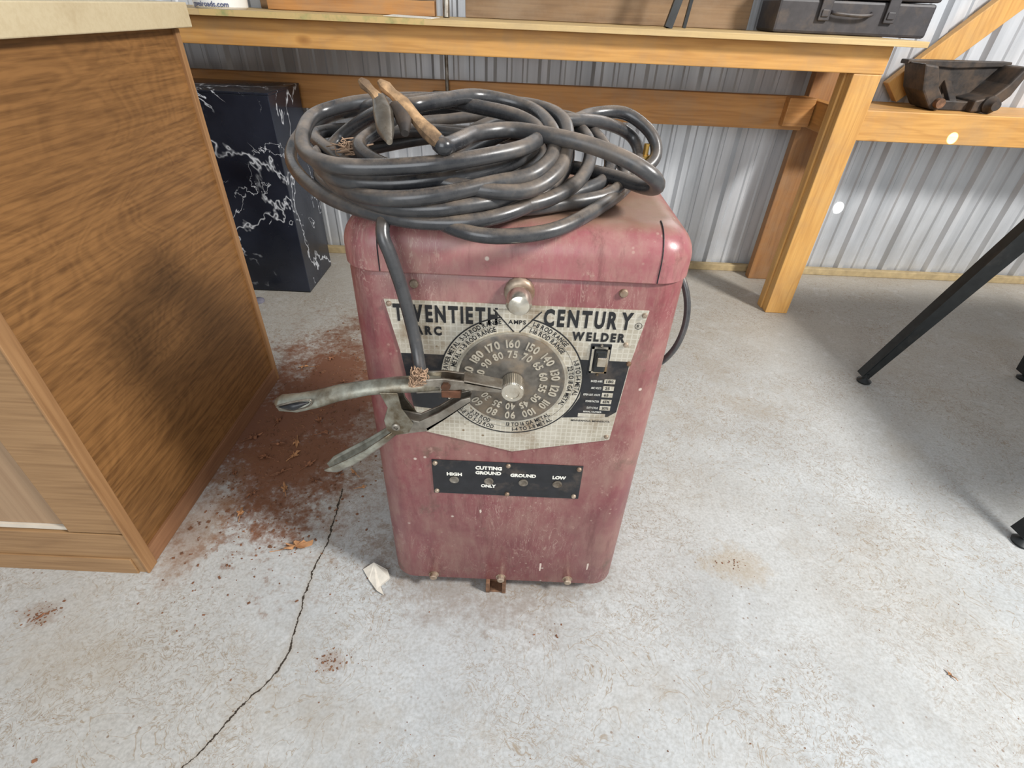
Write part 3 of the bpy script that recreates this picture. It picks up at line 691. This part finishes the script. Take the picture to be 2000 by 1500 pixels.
jp=[(-.118,.573),(-.085,.577),(-.055,.574),(-.012,.566),(-.012,.559),(-.040,.560),(-.060,.562),(-.090,.555),(-.120,.552)]
obj("upper_jaw",[prism(jp,yc-.010,yc-.007),prism(jp,yc+.007,yc+.010),prism([(-.06,.576),(-.012,.567),(-.012,.563),(-.06,.571)],yc-.010,yc+.010)],STEEL,gl,bevel=.001)
for y in (yc-.0135,yc+.011):
    obj("cheek_plate",prism([(-.166,.553),(-.143,.554),(-.140,.528),(-.127,.504),(-.134,.488),(-.150,.483),(-.163,.490),(-.165,.508),(-.158,.530)],y,y+.0025),PATINA,gl,bevel=.0008)
lo=[(-.263,.401),(-.252,.409),(-.225,.427),(-.195,.449),(-.170,.471),(-.152,.487)]
obj("lower_handle",channel(lo,[.006,.012,.0135,.013,.011,.009],[.009,.018,.018,.015,.012,.009],yc,-1),PATINA,gl,smooth=True,solid=.002)
obj("lower_jaw",[prism([(-.165,.495),(-.150,.480),(-.110,.489),(-.085,.511),(-.052,.541),(-.052,.549),(-.064,.545),(-.095,.520),(-.120,.505),(-.145,.509)],y,y+.003) for y in (yc-.0095,yc+.0065)]+[prism([(-.110,.489),(-.085,.511),(-.052,.541),(-.052,.544),(-.090,.511),(-.112,.494)],yc-.0095,yc+.0095)],STEEL,gl,bevel=.0008)
obj("jaw_contact",boxg(-.088,-.064,yc-.012,yc+.012,.549,.560),COPPER,gl,bevel=.001,label="copper contact block")
obj("jaw_bolt",lathe([(0,0),(.006,0),(.006,.005),(0,.005)],(-.082,yc-.010,.567),'-Y',6),COPPER,gl)
obj("pivot_rivet",lathe([(0,0),(.0055,0),(.0055,.0018),(.004,.003),(.003,.003),(.0025,.001),(0,.001)],(-.150,yc-.0135,.498),'-Y',24),STEEL,gl,smooth=True)
obj("jute_lint",[tube([(-.116+random.uniform(-.012,.012),yc-.010+random.uniform(-.006,.01),.574+random.uniform(-.010,.014)) for _ in range(4)],.0007,5,5) for _ in range(30)],FUZZ,gl,label="frayed strands at the cable end")

# ------------------------------------------------------------ leaves and debris
def leafg(cx,cy,s,rot,lobes=5):
    v=[(0,0,.25)];n=lobes*4; el=random.uniform(.45,.8)
    for i in range(n):
        a=2*pi*i/n; k=i%4; r=(1.0,.66,.45,.7)[k]*(1.3 if i<4 or i>=n-3 else .75)*random.uniform(.7,1.2)
        v.append((r*math.cos(a),r*el*math.sin(a),.05+random.uniform(0,.45)))
    f=[(0,i+1,(i+1)%n+1) for i in range(n)]
    t=[]
    for x,y,z in v:
        t.append((cx+s*(x*math.cos(rot)-y*math.sin(rot)),cy+s*(x*math.sin(rot)+y*math.cos(rot)),max(.0015,s*z)))
    st=tube([(cx,cy,s*.2),(cx-s*math.cos(rot)*.9,cy-s*math.sin(rot)*.9,.004),(cx-s*math.cos(rot)*1.6,cy-s*math.sin(rot)*1.5,.003)],.0008,3,5)
    return [(t,f),st]
leaves=[(-.444,.660,.034,.3,LEAF),(-.42,.88,.016,1.2,LEAFD),(-.53,.82,.018,2,LEAF),(-.60,.80,.014,4,LEAFD),(-.50,.90,.018,.9,LEAFD),(-.62,.92,.016,3,LEAFD),
(-.56,.98,.018,5,LEAF),(-.67,.86,.013,2.2,LEAFD),(-.50,1.02,.018,.4,LEAFD),(-.64,1.06,.018,1.4,LEAFD),(-.57,1.15,.02,2.6,LEAFD),(-.66,1.32,.020,3.3,LEAF),(-.52,1.25,.018,.2,LEAFD),
(-.60,.74,.015,1.8,LEAF),(-.56,.87,.017,3.8,LEAFD),(-.47,.85,.015,2.9,LEAFD),(-.68,.99,.02,.7,LEAFD),(-.59,1.38,.018,4.4,LEAFD),(-.86,.485,.008,1,LEAFD),(.82,.455,.008,2,LEAF),(-.55,.93,.016,1.1,LEAF),(-.60,.97,.016,.1,LEAFD),(-.53,1.07,.016,2.1,LEAFD),(-.38,.88,.014,2.4,LEAF),(-.35,.835,.012,.4,LEAF)]
for x,y,s,ro,m in leaves:
    obj("dry_leaf",leafg(x,y,s,ro),m,None,"dry brown curled leaf on the concrete floor" if m is LEAFD else "pale tan dry leaf on the concrete floor","leaf",group="fallen leaves on the floor")
pc=(-.258,.594)
def ps(L): return [(pc[0]+(x+.255)*1.6,pc[1]+(y-.592)*1.35,z*1.2) for x,y,z in L]
obj("paper_scrap",[(ps([(-.275,.607,.002),(-.262,.615,.010),(-.243,.606,.006),(-.236,.590,.009),(-.247,.580,.002),(-.240,.566,.003),(-.250,.572,.004),(-.264,.590,.003)]),[(0,1,2,3,4,5,6,7)])],PAPER,None,"torn scrap of whitish paper on the floor","scrap",solid=.0008)
ch=[]
def chip(x,y,s):
    if -.24<x<.24 and .56<y<.89: return
    if x<-.70 and y>.57: return
    v,f=boxg(-s,s,-s*random.uniform(.3,1),s*random.uniform(.3,1),0,s*random.uniform(.4,1.1)); a=random.uniform(0,3.1)
    ch.append(([(x+p[0]*math.cos(a)-p[1]*math.sin(a),y+p[0]*math.sin(a)+p[1]*math.cos(a),p[2]*(.5 if p[0]>0 else 1)) for p in v],f))
for _ in range(1900):
    x=random.gauss(-.56,.10); y=random.gauss(1.04,.22)
    if -.70<x<-.24 and y<2: chip(x,y,abs(random.gauss(0,.0013))+.0006)
for _ in range(600): chip(random.uniform(-.9,1.3),random.uniform(.22,1.9),random.uniform(.0004,.0011))
for cx,cy,n_ in ((-.30,.43,40),(-.86,.49,50),(.5,.67,20),(.09,.5,6),(-.45,.66,20)):
    for _ in range(n_): chip(random.gauss(cx,.018),random.gauss(cy,.011),random.uniform(.0006,.002))
obj("soil_crumbs",ch,CHIP,None,"brown soil crumbs and wood chips scattered on concrete","debris",kind="stuff")

# ------------------------------------------------------------ lights
def area(name,loc,tgt,size,en,col):
    l=bpy.data.lights.new(name,'AREA'); l.shape='SQUARE'; l.size=size; l.energy=en; l.color=col
    o=bpy.data.objects.new(name,l); o.location=loc; COL.objects.link(o)
    o.rotation_euler=(Vector(tgt)-Vector(loc)).to_track_quat('-Z','Y').to_euler(); return o
area("key_light",(2.7,-.5,2.9),(0,.9,.2),.55,195,(1,.98,.95))
area("door_light",(-.6,-3.0,2.0),(0,1,.4),2.4,82,(.94,.97,1))
def spot(loc,tgt,en,col,ang=1.0):
    l=bpy.data.lights.new("sun_spot",'SPOT'); l.energy=en; l.spot_size=math.radians(ang); l.spot_blend=.3; l.shadow_soft_size=.001; l.color=col
    o=bpy.data.objects.new("sun_spot",l); o.location=loc; COL.objects.link(o)
    o.rotation_euler=(Vector(tgt)-Vector(loc)).to_track_quat('-Z','Y').to_euler()
spot((1.15,.9,.85),(1.378,2.27,.298),500,(1,.96,.88),1.9)
spot((1.30,.9,1.05),(1.506,2.0,.630),600,(1,.93,.75),1.8)
w=bpy.data.worlds.new("world"); S.world=w; w.use_nodes=True
w.node_tree.nodes["Background"].inputs[0].default_value=(.92,.96,1,1); w.node_tree.nodes["Background"].inputs[1].default_value=.44
# ------------------------------------------------------------ camera
cam=bpy.data.cameras.new("camera"); cam.sensor_width=36; cam.lens=18.0; cam.clip_start=.02
co=bpy.data.objects.new("camera",cam); COL.objects.link(co)
p=math.radians(36.5); r=math.radians(2.6)
right0=Vector((1,0,0)); up0=Vector((0,math.sin(p),math.cos(p))); fw=Vector((0,math.cos(p),-math.sin(p)))
R_=right0*math.cos(r)+up0*math.sin(r); U_=-right0*math.sin(r)+up0*math.cos(r)
M_=Matrix((R_,U_,-fw)).transposed().to_4x4(); M_.translation=Vector((0,0,.95)); co.matrix_world=M_
S.camera=co
